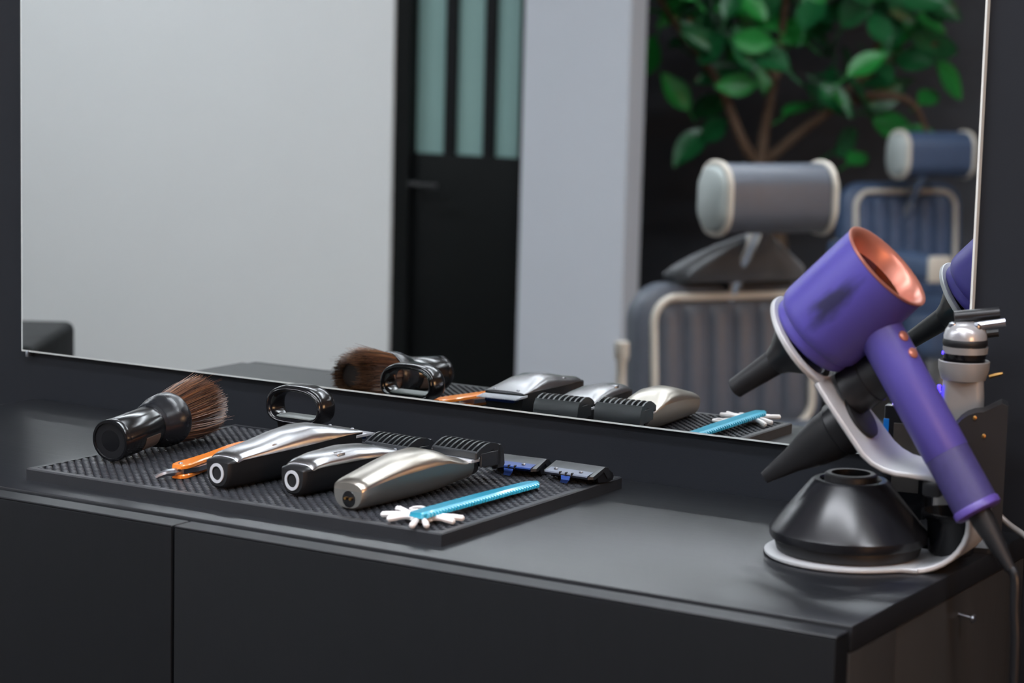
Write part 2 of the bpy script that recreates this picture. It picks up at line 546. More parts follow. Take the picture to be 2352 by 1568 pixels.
def blade(parent, y0, hw, z, depth=0.024, teeth=22, mat='steel'):
    b = MB()
    b.bbox(-hw, hw, y0, y0 + depth * 0.55, z - 0.0012, z + 0.0012, 0.0004, 1)
    w = 2 * hw / (teeth * 2 - 1)
    for i in range(teeth):
        x = -hw + 2 * i * w
        b.add([(x, y0 + depth * 0.5, z - 0.001), (x + w, y0 + depth * 0.5, z - 0.001), (x + w * 0.75, y0 + depth, z - 0.0006), (x + w * 0.25, y0 + depth, z - 0.0006),
               (x, y0 + depth * 0.5, z + 0.001), (x + w, y0 + depth * 0.5, z + 0.001), (x + w * 0.75, y0 + depth, z + 0.0002), (x + w * 0.25, y0 + depth, z + 0.0002)],
              [(0, 3, 2, 1), (4, 5, 6, 7), (0, 1, 5, 4), (1, 2, 6, 5), (2, 3, 7, 6), (3, 0, 4, 7)])
    b.build('blade', 'blade_steel', parent, 0, label='toothed steel cutting blade')
    c = MB().bbox(-hw * 0.75, hw * 0.75, y0 - 0.004, y0 + depth * 0.72, z - 0.0042, z - 0.0014, 0.0004, 1)
    c.build('lower_blade', 'blue_steel', parent, 0, label='blue-tinted lower blade')

def guard(parent, y0, hw, nt=9, zb=0.0135):
    """clip-on comb guard: bar across the front, ribs rising to a solid front wall"""
    g = MB()
    g.bbox(-hw, hw, y0, y0 + 0.004, zb - 0.004, zb + 0.0015, 0.0008, 1)
    g.bbox(-hw, -hw + 0.0018, y0 - 0.001, y0 + 0.030, zb - 0.0105, zb, 0.0005, 1)
    g.bbox(hw - 0.0018, hw, y0 + 0.006, y0 + 0.030, zb - 0.0105, zb, 0.0005, 1)
    g.bbox(-hw, hw, y0 + 0.012, y0 + 0.030, zb - 0.0115, zb - 0.0090, 0.0008, 1)
    g.prism([(y0 + 0.0265, zb - 0.0135), (y0 + 0.0265, zb + 0.0035), (y0 + 0.0300, zb + 0.0040), (y0 + 0.0335, zb - 0.0010), (y0 + 0.0350, zb - 0.0110), (y0 + 0.0335, zb - 0.0135)], 'x', -hw, hw)
    go = g.build('guard_comb', 'guard_black', parent, 30, label='black clip-on comb guard')
    prof = [(0.001, zb - 0.003), (0.001, zb + 0.0012), (0.006, zb + 0.0038), (0.012, zb + 0.0060), (0.017, zb + 0.0066), (0.024, zb + 0.0055), (0.0300, zb + 0.0030),
            (0.0290, zb - 0.002), (0.020, zb + 0.001), (0.010, zb - 0.001)]
    tm = MB().prism([(y0 + a, z) for a, z in prof], 'x', -0.0008, 0.0008).mesh('tooth', 'guard_black', 30)
    for i in range(nt):
        o = link('tooth', tm, go)
        o.location = (-hw + 0.0009 + (2 * hw - 0.0018) * i / (nt - 1), 0, 0)
    return go

def clipper(name, label, x, y, rz, st, blade_y, bw, tail_r, group):
    t = thing(name, label, 'hair clipper', (x, y, MZ), rz, group)
    low = MB()
    y0, a0, zb0, zs0, zt0 = st[0]
    pre = [(y0 - 0.0, a0 * 0.86, zb0 + 0.0022, zs0, zt0), (y0 + 0.0016, a0 * 0.97, zb0 + 0.0006, zs0, zt0)]
    loft_half(low, pre + [(s_[0] + 0.004 if i == 0 else s_[0],) + tuple(s_[1:]) for i, s_ in enumerate(st)], 'low')
    low.build('body', 'matte_black', t, 40, label='black lower housing')
    # rounded black tail: the upper half of the end
    tl = MB()
    loft_half(tl, [(y0, a0 * 0.86, 0, zs0 - 0.0002, zt0 - 0.0045), (y0 + 0.0016, a0 * 0.97, 0, zs0 - 0.0002, zt0 - 0.0026), (y0 + 0.009, a0 * 0.99, 0, zs0 - 0.0002, zt0 - 0.0012)], 'up')
    tl.build('tail_cap', 'satin_black', t, 40)
    lid = MB()
    ls = [s_ for s_ in st if s_[0] > 0.012]
    first = ls[0]
    l0 = (0.0072, first[1] * 0.95, 0, zs0 + 0.0004, zt0 - 0.0022)
    l1 = (0.0084, first[1] * 0.985, 0, zs0 + 0.0002, zt0 - 0.0002)
    loft_half(lid, [l0, l1] + ls, 'up', 2.5, 0.0007)
    lo = lid.build('lid', 'brushed_silver', t, 40, label='polished silver upper lid')
    rg = MB()
    cz = (zb0 + zt0) / 2 - 0.0005
    annulus(rg, tail_r, tail_r * 0.70, y0 - 0.0008, y0 + 0.001, cz, 0.92)
    rg.build('end_ring', 'ring_grey', t, 35, label='pale grey ring on the tail')
    MB().lathe([(tail_r * 0.68, 0.0012), (tail_r * 0.66, -0.0002), (0.0006, 0.0006)], 28,
               Matrix.Translation((0, y0, cz)) @ Matrix.Rotation(-PI / 2, 4, 'X')).build('socket', 'gloss_black', t)
    # taper lever stub on the right of the lid
    ly = st[2][0] + 0.008
    MB().bbox(st[2][1] * 0.52, st[2][1] * 0.96, ly, ly + 0.009, st[2][4] - 0.0056, st[2][4] + 0.0002, 0.0016, 3).build('lever', 'brushed_silver', t)
    for sx in (-1, 1):
        yy = st[-1][0] - 0.004
        MB().lathe([(0.0014, -0.001), (0.0014, 0.0006), (0.0008, 0.0010)], 12, Matrix.Translation((sx * st[-1][1] * 0.62, yy, st[-1][4] + 0.0002))).build('screw', 'steel', t)
    blade(t, blade_y, bw, st[-1][3] - 0.0026)
    return t

st1 = [(0.0, .0120, .0006, .0200, .0246), (.013, .0127, .0002, .0216, .0264), (.035, .0142, .0002, .0224, .0294), (.062, .0156, .0002, .0233, .0346), (.086, .0168, .0006, .0245, .0372),
       (.102, .0176, .0014, .0254, .0360), (.120, .0182, .0028, .0264, .0322), (.132, .0184, .0040, .0266, .0296), (.140, .0180, .0052, .0264, .0282)]
clipper('hair_clipper', 'longest silver and black hair clipper with bare blade, next to the orange razor', 0.161, -0.2566, math.radians(-5), st1, 0.132, 0.0185, 0.0072, 'hair clippers on the mat')
st2 = [(0.0, .0118, .0006, .0190, .0240), (.013, .0126, .0002, .0202, .0260), (.026, .0136, .0002, .0206, .0284), (.055, .0154, .0002, .0208, .0298),
       (.080, .0168, .0006, .0208, .0276), (.096, .0175, .0020, .0204, .0240), (.106, .0172, .0036, .0198, .0214)]
c2 = clipper('hair_clipper', 'middle silver and black hair clipper with black comb guard fitted', 0.2180, -0.2435, math.radians(-5), st2, 0.098, 0.0185, 0.0072, 'hair clippers on the mat')
guard(c2, 0.1035, 0.0205, 9, 0.0228)

# all-metal clipper
t = thing('hair_clipper', 'all-metal champagne silver hair clipper with black comb guard, nearest the blue comb', 'hair clipper', (0.2760, -0.2575, MZ), math.radians(-5), 'hair clippers on the mat')
st3 = [(0.0, .0124, .0018, .0140, .0194), (.0016, .0138, .0007, .0150, .0212), (.006, .0145, .0003, .0162, .0226), (.020, .0150, .0002, .0185, .0258), (.037, .0160, .0002, .0205, .0298), (.054, .0170, .0004, .0216, .0332),
       (.076, .0180, .0010, .0228, .0340), (.0915, .0182, .0020, .0226, .0302), (.103, .0174, .0034, .0206, .0250), (.110, .0168, .0044, .0192, .0224), (.122, .0168, .0056, .0186, .0214)]
up = MB()
loft_half(up, st3, 'up', 2.2)
up.build('upper_shell', 'champagne', t, 40)
lw = MB()
loft_half(lw, [(y, a * 1.0, zb, zs, zt) for y, a, zb, zs, zt in st3], 'low', 2.6)
lw.build('lower_shell', 'champagne_matte', t, 40)
MB().lathe([(0.0060, 0.0012), (0.0060, -0.0004), (0.0056, -0.0007)], 24, Matrix.Translation((0.001, 0.0005, 0.0080)) @ Matrix.Rotation(-PI / 2, 4, 'X')).build('charging_port', 'gloss_black', t)
for dx in (-0.0022, 0.0022):
    MB().lathe([(0.0011, 0), (0.0011, 0.0022)], 10, Matrix.Translation((0.001 + dx, 0.0005, 0.0085)) @ Matrix.Rotation(PI / 2, 4, 'X')).build('charging_pin', 'brass', t)
MB().bbox(-0.0035, 0.0035, 0.0002, 0.002, 0.0150, 0.0166, 0.0006).build('slot', 'matte_black', t)
nk = MB()
nst = [(.117, .0160, .006, .0170, .0196), (.128, .0160, .008, .0160, .0184)]
loft_half(nk, nst, 'up', 3)
loft_half(nk, nst, 'low', 3)
nk.build('blade_mount', 'satin_black', t)
blade(t, 0.116, 0.0185, 0.0205)
guard(t, 0.119, 0.0208, 9, 0.0258)

# ================================================================== LOOSE GUARDS
def loose_guard(label, x, y, rz, clipmat):
    t = thing('clipper_guard', label, 'clipper guard', (x, y, MZ), rz, 'loose clipper guards on the mat')
    hw = 0.0215
    b = MB()
    rings = []
    for xx, inset in ((-hw, 0.003), (-hw + 0.003, 0.0), (hw - 0.003, 0.0), (hw, 0.003)):
        rings.append([Vector((xx, yy, zz)) for yy, zz in ((inset, 0.0050), (inset, 0.0070), (0.0205 - inset * 0.3, 0.0120), (0.0240, 0.0112), (0.0290, 0.0030), (0.024, 0.0026), (0.018, 0.0085), (0.006, 0.0046))])
    b.loft(rings)
    b.build('guard_body', 'guard_black', t, 30)
    tm = MB().prism([(0.010, 0.0056), (0.020, 0.0100), (0.0265, 0.0090), (0.0320, 0.0060), (0.0335, 0.0030), (0.032, 0.0004), (0.022, 0.0002), (0.012, 0.0012)], 'x', -0.0009, 0.0009).mesh('tooth', 'satin_black', 30)
    for i in range(10):
        o = link('tooth', tm, t)
        o.location = (-hw + 0.0015 + (2 * hw - 0.003) * i / 9, 0, 0)
    c = MB()
    cw = 0.0185
    c.add([(-cw, -0.0005, 0.0077), (cw, -0.0005, 0.0077), (cw, 0.0085, 0.0092), (-cw, 0.0085, 0.0092),
           (-cw, -0.0012, 0.0068), (cw, -0.0012, 0.0068), (cw, -0.0006, 0.0052), (-cw, -0.0006, 0.0052),
           (-cw, 0.0085, 0.0080), (cw, 0.0085, 0.0080)],
          [(0, 1, 2, 3), (0, 4, 5, 1), (4, 7, 6, 5), (3, 2, 9, 8), (7, 8, 9, 6)])
    cp = c.build('clip_plate', clipmat, t, 0, label='blue-tinted metal clip plate')
    for sx in (-0.0125, 0.0095):
        MB().lathe([(0.0016, -0.0005), (0.0016, 0.0004), (0.0010, 0.0009)], 12, Matrix.Translation((sx, 0.0052, 0.0088))).build('rivet', 'steel', cp)
    for sx in (-0.0058, -0.0006, 0.0046):
        MB().bbox(sx, sx + 0.0012, -0.0018, 0.0012, 0.0058, 0.0086, 0.0003, 1).build('notch', 'matte_black', cp)
    hk = MB()
    pts = [(0.0022, 0.0066), (-0.0010, 0.0058), (-0.0022, 0.0030), (-0.0052, 0.0012)]
    hk.loft([[Vector((sx, a, z)) for sx, a, z in ((-0.0048 + 0.0008 * i, a, z), (0.0042 - 0.0002 * i, a, z), (0.0042 - 0.0002 * i, a + 0.0006, z + 0.0004), (-0.0048 + 0.0008 * i, a + 0.0006, z + 0.0004))] for i, (a, z) in enumerate(pts)])
    hk.build('hook', 'blue_steel', cp, 0)
    return t
loose_guard('loose black clipper guard with blue-tinted metal clip, beside the all-metal clipper', 0.2985, -0.0800, math.radians(3), 'blue_steel')
loose_guard('loose black clipper guard with silver metal clip, at the right corner of the mat', 0.3475, -0.0790, math.radians(-2), 'clip_steel')

# ================================================================== NECK BRUSH
BE = Vector((0.0362, -0.2290, 0.0262 - T))
BC = Vector((0.0292, -0.1500, 0.0330 - T))
ax = (BC - BE).normalized()
br = thing('neck_brush', 'barber neck duster with black handle and brown bristles lying on the mat', 'brush', (BE.x, BE.y, MZ))
q = ax.to_track_quat('Z', 'Y').to_matrix().to_4x4()
AM = Matrix.Translation((0, 0, BE.z)) @ q
HR = 0.0162
MB().lathe([(HR * 0.84, 0.0012), (HR * 0.86, 0.0), (HR * 0.96, 0.0), (HR, 0.0012), (HR, 0.006), (HR * 0.965, 0.0066), (HR * 0.965, 0.0072), (HR * 0.975, 0.0078), (HR * 0.975, 0.052), (HR * 0.94, 0.0535)], 48, AM).build('handle', 'gloss_black', br)
MB().lathe([(HR * 0.845, 0.0016), (HR * 0.84, 0.0010), (0.003, 0.0014), (0.0004, 0.0014)], 40, AM, cap0=False).build('end_cap', 'satin_black', br)
MB().lathe([(HR * 0.93, 0.050), (HR * 1.05, 0.0535), (HR * 1.08, 0.0545), (0.0196, 0.0640), (0.0206, 0.0660), (0.0212, 0.0755), (0.0208, 0.0790), (0.0204, 0.0800), (0.0196, 0.0800), (0.0190, 0.077)], 52, AM).build('collar', 'collar_black', br)
# bristles
core = MB().lathe([(0.0180, 0.076), (0.0195, 0.090), (0.0208, 0.108), (0.0190, 0.119), (0.010, 0.127), (0.0005, 0.128)], 28, AM)
core.build('bristle_core', 'bristle_core', br)
bb = MB()
def strand(rr, an, ln, r1, w):
    a = Vector((rr * math.cos(an), rr * math.sin(an), 0.0755))
    e2 = Vector((r1 * math.cos(an), r1 * math.sin(an), ln))
    jit = Vector((random.gauss(0, 0.0009), random.gauss(0, 0.0009), 0))
    mid = a.lerp(e2, 0.5) + Vector((math.cos(an), math.sin(an), 0)) * 0.0012 + jit * 0.5
    e2 = e2 + jit * 1.6
    rings = []
    for p_, ww in ((a, w), (mid, w), (e2, w * 0.35)):
        rings.append([AM @ (p_ + Vector((ww * math.cos(an + q_), ww * math.sin(an + q_), 0))) for q_ in (0, 2.09, 4.19)])
    bb.loft(rings, False, True)
for i in range(2600):
    u_ = random.random()
    rr = 0.0192 * math.sqrt(0.25 + 0.75 * u_)
    an = random.random() * 2 * PI
    r1 = rr * random.gauss(1.22, 0.035)
    ln = 0.137 - 0.016 * (rr / 0.0192) ** 3 + random.gauss(0, 0.0022)
    strand(rr, an, ln, r1, random.uniform(0.00020, 0.00036))
for i in range(30):      # a few stray hairs
    an = random.random() * 2 * PI
    strand(0.0185, an, random.uniform(0.118, 0.134), 0.0185 * random.uniform(1.28, 1.5), 0.00014)
bo = bb.build('bristles', 'bristle', br, 0, label='brown bristle tuft')
bo['kind'] = 'stuff'
# metallic label wrapped low on the side facing the camera
lb = MB()
rings = []
# angle of the label around the handle: towards +x and down
ex = (q.to_3x3().inverted() @ Vector((0.93, -0.1, -0.50)))
la = math.atan2(ex.y, ex.x)
arc = [la + d for d in (-0.34, -0.17, 0.0, 0.17, 0.34)]
rings = [[AM @ Vector((r_ * math.cos(a), r_ * math.sin(a), zz)) for r_, zz in ((HR * 0.97, 0.026), (HR * 1.012, 0.026), (HR * 1.012, 0.044), (HR * 0.97, 0.044))] for a in arc]
lb.loft(rings)
lb.build('label', 'label_brown', br, 0, label='small brown metallic label')

# ================================================================== ORANGE RAZOR
rz = thing('folding_razor', 'orange folding straight razor with curved steel tail on the mat', 'razor', (0.1135, -0.2440, MZ), math.radians(10))
def scale_mesh(z0, z1, y0, y1, w0):
    path = [(0.0, w0 * 0.55), (0.004, w0 * 0.95), (0.012, w0 * 1.05), (0.03, w0 * 0.86), (0.05, w0 * 0.80), (0.07, w0 * 0.95), (0.09, w0 * 1.12), (0.104, w0 * 1.0), (0.110, w0 * 0.5)]
    L_ = path[-1][0]
    sc_ = (y1 - y0) / L_
    poly = [(w, y0 + y * sc_) for y, w in path] + [(-w, y0 + y * sc_) for y, w in reversed(path)]
    ins = 0.0009
    poly2 = [(w * (1 - ins / max(abs(w), 1e-4)), y) for w, y in poly]
    m_ = MB()
    m_.loft([[Vector((x, y, z0)) for x, y in poly], [Vector((x, y, z1 - 0.0008)) for x, y in poly], [Vector((x, y, z1)) for x, y in poly2]])
    return m_
scale_mesh(0.0004, 0.0032, 0.0, 0.100, 0.0062).build('lower_scale', 'orange', rz, 30)
up = scale_mesh(0.0075, 0.0105, 0.0, 0.112, 0.0066).build('upper_scale', 'orange', rz, 30)
hold = MB().prism([(-0.0046, 0.004), (0.0040, 0.004), (0.0088, 0.018), (0.0092, 0.060), (0.0085, 0.072), (-0.0030, 0.074), (-0.0052, 0.05)], 'z', 0.0036, 0.0070)
hold.build('blade_holder', 'steel', rz, 0)
tail = smoothpath([(0.0, 0.008, 0.0053), (-0.0012, -0.003, 0.0055), (-0.0036, -0.009, 0.0056), (-0.0066, -0.0128, 0.0044), (-0.0090, -0.0150, 0.0028)], 5)
MB().tube(tail, [0.0032 - 0.0012 * i / (len(tail) - 1) for i in range(len(tail))], 8).build('tail', 'steel', rz)
MB().lathe([(0.0017, 0.0), (0.0017, 0.0108), (0.0011, 0.0114)], 14, Matrix.Translation((0, 0.006, 0.0))).build('pivot_pin', 'steel', rz)

# ================================================================== RING HOLDER
rg = thing('ring_holder', 'glossy black open-ring holder standing at the back of the mat', 'ring holder', (0.1040, -0.080, MZ))
def dring(w, z0, z1, n=28):
    pts = []
    for j in range(n):
        a = 2 * PI * j / n
        c, s_ = math.cos(a), math.sin(a)
        if s_ >= 0:
            x = w * math.copysign(abs(c) ** 0.8, c)
            z = zc_ + (z1 - zc_) * abs(s_) ** 0.85
        else:
            x = w * math.copysign(abs(c) ** 0.55, c)
            z = zc_ - (zc_ - z0) * abs(s_) ** 0.7
        pts.append((x, z))
    return pts
zc_ = 0.0325
pts = dring(0.0248, 0.0205, 0.0470, 44)
n = len(pts)
rings = []
for i in range(n):
    x, z = pts[i]
    x0, z0 = pts[i - 1]
    x1, z1 = pts[(i + 1) % n]
    tx, tz = x1 - x0, z1 - z0
    l_ = math.hypot(tx, tz)
    nx, nz = tz / l_, -tx / l_          # outward
    hb, th = 0.0110, 0.0030
    ring = []
    for j in range(14):
        a = 2 * PI * j / 14
        c, s_ = math.cos(a), math.sin(a)
        oy = hb * math.copysign(abs(c) ** 0.7, c)
        od = th * math.copysign(abs(s_) ** 0.8, s_)
        ring.append(Vector((x + nx * od, oy, z + nz * od)))
    rings.append(ring)
MB().loft(rings, closed=True).build('ring', 'gloss_black', rg, 50)
st = [(0.0, 0.020, 0.0125), (0.003, 0.020, 0.0125), (0.010, 0.0175, 0.0095), (0.0190, 0.0190, 0.0090)]
MB().loft([[Vector((x, y, z)) for x, y in rrect(2 * a, 2 * b_, min(a, b_) * 0.6, 5)] for z, a, b_ in st]).build('base', 'gloss_black', rg, 40)

MB().bbox(-0.0175, 0.0175, -0.0085, 0.0085, 0.0232, 0.0248, 0.0006).build('slab', 'slab_grey', rg, label='light grey slab inside the ring')  # flat light grey slab across the inner bottom of the ring

# ================================================================== BLUE COMB AND WHITE CLIP
cb = thing('hair_comb', 'translucent cyan blue hair comb resting on the white prong clip', 'comb', (0.3425, -0.2720, MZ), math.radians(1.5))
L_ = 0.163
sp = MB()
rings = []
for i, (yy, w0, w1) in enumerate(((0.0, -0.0050, 0.0035), (0.0015, -0.0068, 0.0048), (0.02, -0.0080, 0.0048), (0.08, -0.0082, 0.0048), (L_ - 0.006, -0.0060, 0.0048), (L_ - 0.001, -0.0040, 0.0042), (L_, -0.0025, 0.0030))):
    zz = 0.0078 - 0.0040 * yy / L_
    rings.append([Vector((x, yy, z + zz)) for x, z in ((w0, -0.0014), (w1, -0.0022), (w1 + 0.0004, 0.0010), (w1 - 0.0012, 0.0020), (w0 + 0.001, 0.0014))])
sp.loft(rings)
sp.build('spine', 'cyan_plastic', cb, 30)
tm = MB()
tm.loft([[Vector((x, y_, z)) for y_, z in ((-w, -hh), (w, -hh), (w, hh), (-w, hh))] for x, w, hh in ((0.003, 0.0014, 0.0020), (0.0062, 0.0012, 0.0016), (0.0074, 0.0007, 0.0009))])
tme = tm.mesh('tooth', 'cyan_plastic', 30)
for i in range(40):
    yy = 0.006 + i * (L_ - 0.012) / 39
    o = link('tooth', tme, cb)
    o.location = (-0.0005, yy, 0.0072 - 0.0040 * yy / L_)
wc = thing('prong_clip', 'white plastic clip with splayed finger-like prongs under the blue comb', 'hair clip', (0.338, -0.2585, MZ))
MB().lathe([(0.0075, 0.0012), (0.0085, 0.0022), (0.0075, 0.0042), (0.004, 0.0048), (0.0005, 0.0049)], 20).build('hub', 'white_plastic', wc)
for an, ln, zt in ((-168, 0.030, 0.003), (-196, 0.027, 0.005), (-138, 0.024, 0.003), (-72, 0.026, 0.003), (-50, 0.029, 0.004), (12, 0.024, 0.003), (38, 0.029, 0.003), (170, 0.022, 0.006)):
    a = math.radians(an)
    d = Vector((math.cos(a), math.sin(a), 0))
    pts = [d * 0.004 + Vector((0, 0, 0.003)), d * (ln * 0.5) + Vector((0, 0, 0.0042)), d * (ln * 0.9) + Vector((0, 0, zt)), d * ln + Vector((0, 0, zt - 0.0002))]
    MB().tube(smoothpath(pts, 4), [0.0020] * 6 + [0.0022] * 4 + [0.0019, 0.0014, 0.0008], 8).build('prong', 'white_plastic', wc)
lp = [Vector((-0.019 + 0.0045 * math.cos(a), 0.0235 + 0.006 * math.sin(a), 0.0030)) for a in [2 * PI * j / 16 for j in range(16)]]
MB().tube(lp, 0.0011, 7, closed=True).build('loop', 'white_plastic', wc)
MB().tube([(-0.0165, 0.019, 0.003), (-0.008, 0.008, 0.0032), (0, 0, 0.0032)], 0.0014, 7).build('stem', 'white_plastic', wc)

# ================================================================== DRYER STAND
PHI = math.radians(3)
SB = Vector((0.600, -0.142, CH))
sd = thing('dryer_stand', 'grey bent-metal hair dryer stand on the right end of the counter', 'stand', SB, PHI)
TH = 0.0034
# base plate: disc running into a neck on the right
hwN = 0.030
BCX, BCY, RB = -0.004, 0.004, 0.0540
out = []
for j in range(49):
    a = math.radians(44) + math.radians(272) * j / 48
    out.append((BCX + RB * math.cos(a), BCY + RB * math.sin(a)))
poly = out + [(0.044, -0.0245), (0.0535, -0.0215), (0.0535, 0.0390), (0.044, 0.0405)]
def inset_poly(poly, d):
    cx = sum(p[0] for p in poly) / len(poly)
    cy = sum(p[1] for p in poly) / len(poly)
    r_ = []
    for x, y in poly:
        l_ = math.hypot(x - cx, y - cy)
        r_.append((x - (x - cx) / l_ * d, y - (y - cy) / l_ * d))
    return r_
nb = MB()
nb.loft([[Vector((x, y, 0.0006)) for x, y in inset_poly(poly, 0.0008)], [Vector((x, y, 0.0014)) for x, y in poly], [Vector((x, y, TH - 0.0006)) for x, y in poly], [Vector((x, y, TH)) for x, y in inset_poly(poly, 0.0008)]])
nb.build('base_plate', 'stand_metal', sd, 40)
# bent strip: C-bend at the right, leaf, slope; each station (x, z, sideways centre)
cz, rc = 0.0325, 0.0325 - TH / 2
HC = Vector((-0.0330, 0.1425))             # centre of the hoop
HO = -0.011
prof = [(0.0525, TH / 2, 0.0088)]
for j in range(0, 17):
    a = -PI / 2 + PI * j / 16
    k_ = math.sin(PI * j / 16)
    prof.append((0.0500 + rc * math.cos(a), cz + rc * math.sin(a), 0.0090 + 0.009 * k_))
prof += [(0.045, 0.0640, 0.0075), (0.037, 0.0645, 0.005), (0.0290, 0.0665, 0.003), (0.0220, 0.0703, 0.001), (0.0165, 0.0752, -0.001)]
s0 = Vector((0.0165, 0.0752))
d0 = (HC - s0)
DIRP = d0.normalized()
SL = d0.length
for j in range(1, 5):
    p_ = s0 + DIRP * (SL - 0.029) * j / 4
    prof.append((p_.x, p_.y, -0.001 + (HO + 0.001) * j / 4))
def ribbon(prof, hws, th):
    rings = []
    for i, (x, z, oc_) in enumerate(prof):
        a = Vector(prof[max(i - 1, 0)][:2])
        b_ = Vector(prof[min(i + 1, len(prof) - 1)][:2])
        t_ = (b_ - a).normalized()
        nrm = Vector((-t_.y, t_.x))
        h_ = hws[i]
        e_ = 0.0008
        ring = []
        for yy, od in ((-h_, -th / 2 + e_), (-h_ + e_, -th / 2), (h_ - e_, -th / 2), (h_, -th / 2 + e_), (h_, th / 2 - e_), (h_ - e_, th / 2), (-h_ + e_, th / 2), (-h_, th / 2 - e_)):
            ring.append(Vector((x + nrm.x * od, yy + oc_, z + nrm.y * od)))
        rings.append(ring)
    return MB().loft(rings)
hws = [hwN] + [hwN - 0.006 * math.sin(PI * j / 16) for j in range(17)] + [hwN] * (len(prof) - 22) + [hwN * 0.97, hwN * 0.93, hwN * 0.88, hwN * 0.80]
ribbon(prof, hws, TH).build('bent_neck', 'stand_metal', sd, 40)
# hoop: ring in the sloping plane around the dryer's rear
HM = Matrix.Translation((HC.x, HO, HC.y)) @ Matrix(((DIRP.x, 0, DIRP.y, 0), (0, 1, 0, 0), (DIRP.y, 0, -DIRP.x, 0), (0, 0, 0, 1)))
AXV = Vector((DIRP.y, 0, -DIRP.x))         # out of the slope, towards the dryer (right and up)
RO, RI = 0.0345, 0.0270
rings = []
for j in range(56):
    a = 2 * PI * j / 56
    d = Vector((math.cos(a), math.sin(a), 0))
    rings.append([HM @ (d * r_ + Vector((0, 0, z_))) for r_, z_ in ((RI, -TH / 2 + .0005), (RI + .0005, -TH / 2), (RO - .0006, -TH / 2), (RO, -TH / 2 + .0006), (RO, TH / 2 - .0006), (RO - .0006, TH / 2), (RI + .0005, TH / 2), (RI, TH / 2 - .0005))])
MB().loft(rings, closed=True).build('hoop', 'stand_metal', sd, 40)
# magnetic docking disc in the slope for the nozzles
MB().lathe([(0.016, -TH), (0.016, TH), (0.014, TH + 0.0005)], 30, Matrix.Translation((0.003, -0.003, 0.0945)) @ HM.to_3x3().to_4x4()).build('docking_disc', 'matte_black', sd)
# cable clip under the leaf
MB().bbox(0.052, 0.064, -0.016, -0.004, 0.050, 0.0605, 0.002).build('cable_clip', 'satin_black', sd)

def to_world(x, yq, z):
    c, s_ = math.cos(PHI), math.sin(PHI)
    return Vector((SB.x + x * c - yq * s_, SB.y + x * s_ + yq * c, SB.z + z))

# ================================================================== HAIR DRYER
hd = thing('hair_dryer', 'purple hair dryer with copper-lined barrel leaning in its metal stand', 'hair dryer', SB, PHI)
OC = Vector((0.0201, HO, 0.1956))
AXD = Vector((math.cos(math.radians(45)), 0, math.sin(math.radians(45))))
RH = 0.0332
HL = 0.0710
rear = OC - AXD * HL
qm = AXD.to_track_quat('Z', 'Y').to_matrix().to_4x4()
# barrel as its own object frame: z along the barrel
hm = Matrix.Translation(rear) @ qm
def place(o, M):
    o.matrix_local = M
    return o
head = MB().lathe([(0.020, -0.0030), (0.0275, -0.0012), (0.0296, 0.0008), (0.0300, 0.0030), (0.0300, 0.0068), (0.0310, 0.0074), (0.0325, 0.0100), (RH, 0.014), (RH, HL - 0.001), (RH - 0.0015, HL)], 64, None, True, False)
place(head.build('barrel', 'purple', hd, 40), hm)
rimr = MB().lathe([(RH - 0.0002, HL - 0.0006), (RH + 0.0004, HL), (RH + 0.0002, HL + 0.0010), (RH - 0.0010, HL + 0.0012), (RH - 0.0038, HL - 0.0004), (RH - 0.0060, HL - 0.0040), (RH - 0.0082, HL - 0.012)], 64, None, False, False)
place(rimr.build('rim', 'copper', hd, 60, label='copper pink rim'), hm)
bore = MB().lathe([(RH - 0.0082, HL - 0.012), (RH - 0.0105, HL - 0.030), (RH - 0.0115, 0.012), (0.012, 0.010), (0.0005, 0.010)], 64, None, False, False)
place(bore.build('bore', 'copper_bore', hd, 60, label='copper inner bore'), hm)
hs = Vector((0.0070, HO, 0.1690))
he = Vector((0.0932, -0.0250, 0.0458))
HDIR = (he - hs).normalized()
HLn = (he - hs).length
qh = HDIR.to_track_quat('Z', 'Y').to_matrix().to_4x4()
hM = Matrix.Translation(hs) @ qh
RHd = 0.0150
place(MB().lathe([(RHd + 0.0025, 0.0), (RHd + 0.0022, 0.006), (RHd + 0.0012, 0.014), (RHd, 0.024), (RHd, HLn - 0.043), (RHd - 0.0004, HLn - 0.0425)], 44).build('handle', 'purple_plain', hd, 40), hM)
place(MB().lathe([(RHd - 0.0003, HLn - 0.0428), (RHd - 0.0003, HLn - 0.0062)], 44).build('filter_cage', 'purple_cage', hd, 40, label='darker perforated filter cage'), hM)
place(MB().lathe([(RHd - 0.0002, HLn - 0.0062), (RHd + 0.0006, HLn - 0.0052), (RHd + 0.0006, HLn - 0.0015), (RHd - 0.0012, HLn), (0.006, HLn)], 44).build('end_rim', 'purple_rim', hd, 40), hM)
# buttons on the right-hand side of the handle, facing away from the slope
side = Vector((-HDIR.z, 0, HDIR.x))
if side.x < 0:
    side = -side
for dd in (0.0300, 0.0425):
    c_ = hs + HDIR * dd + (side * 0.95 + Vector((0, -0.31, 0))).normalized() * (RHd + 0.0006)
    qb = (side * 0.95 + Vector((0, -0.31, 0))).normalized().to_track_quat('Z', 'Y').to_matrix().to_4x4()
    place(MB().lathe([(0.0036, -0.002), (0.0036, 0.0002), (0.0026, 0.0010), (0.0005, 0.0012)], 20).build('button', 'copper', hd, 40, label='round copper button'), Matrix.Translation(c_) @ qb)
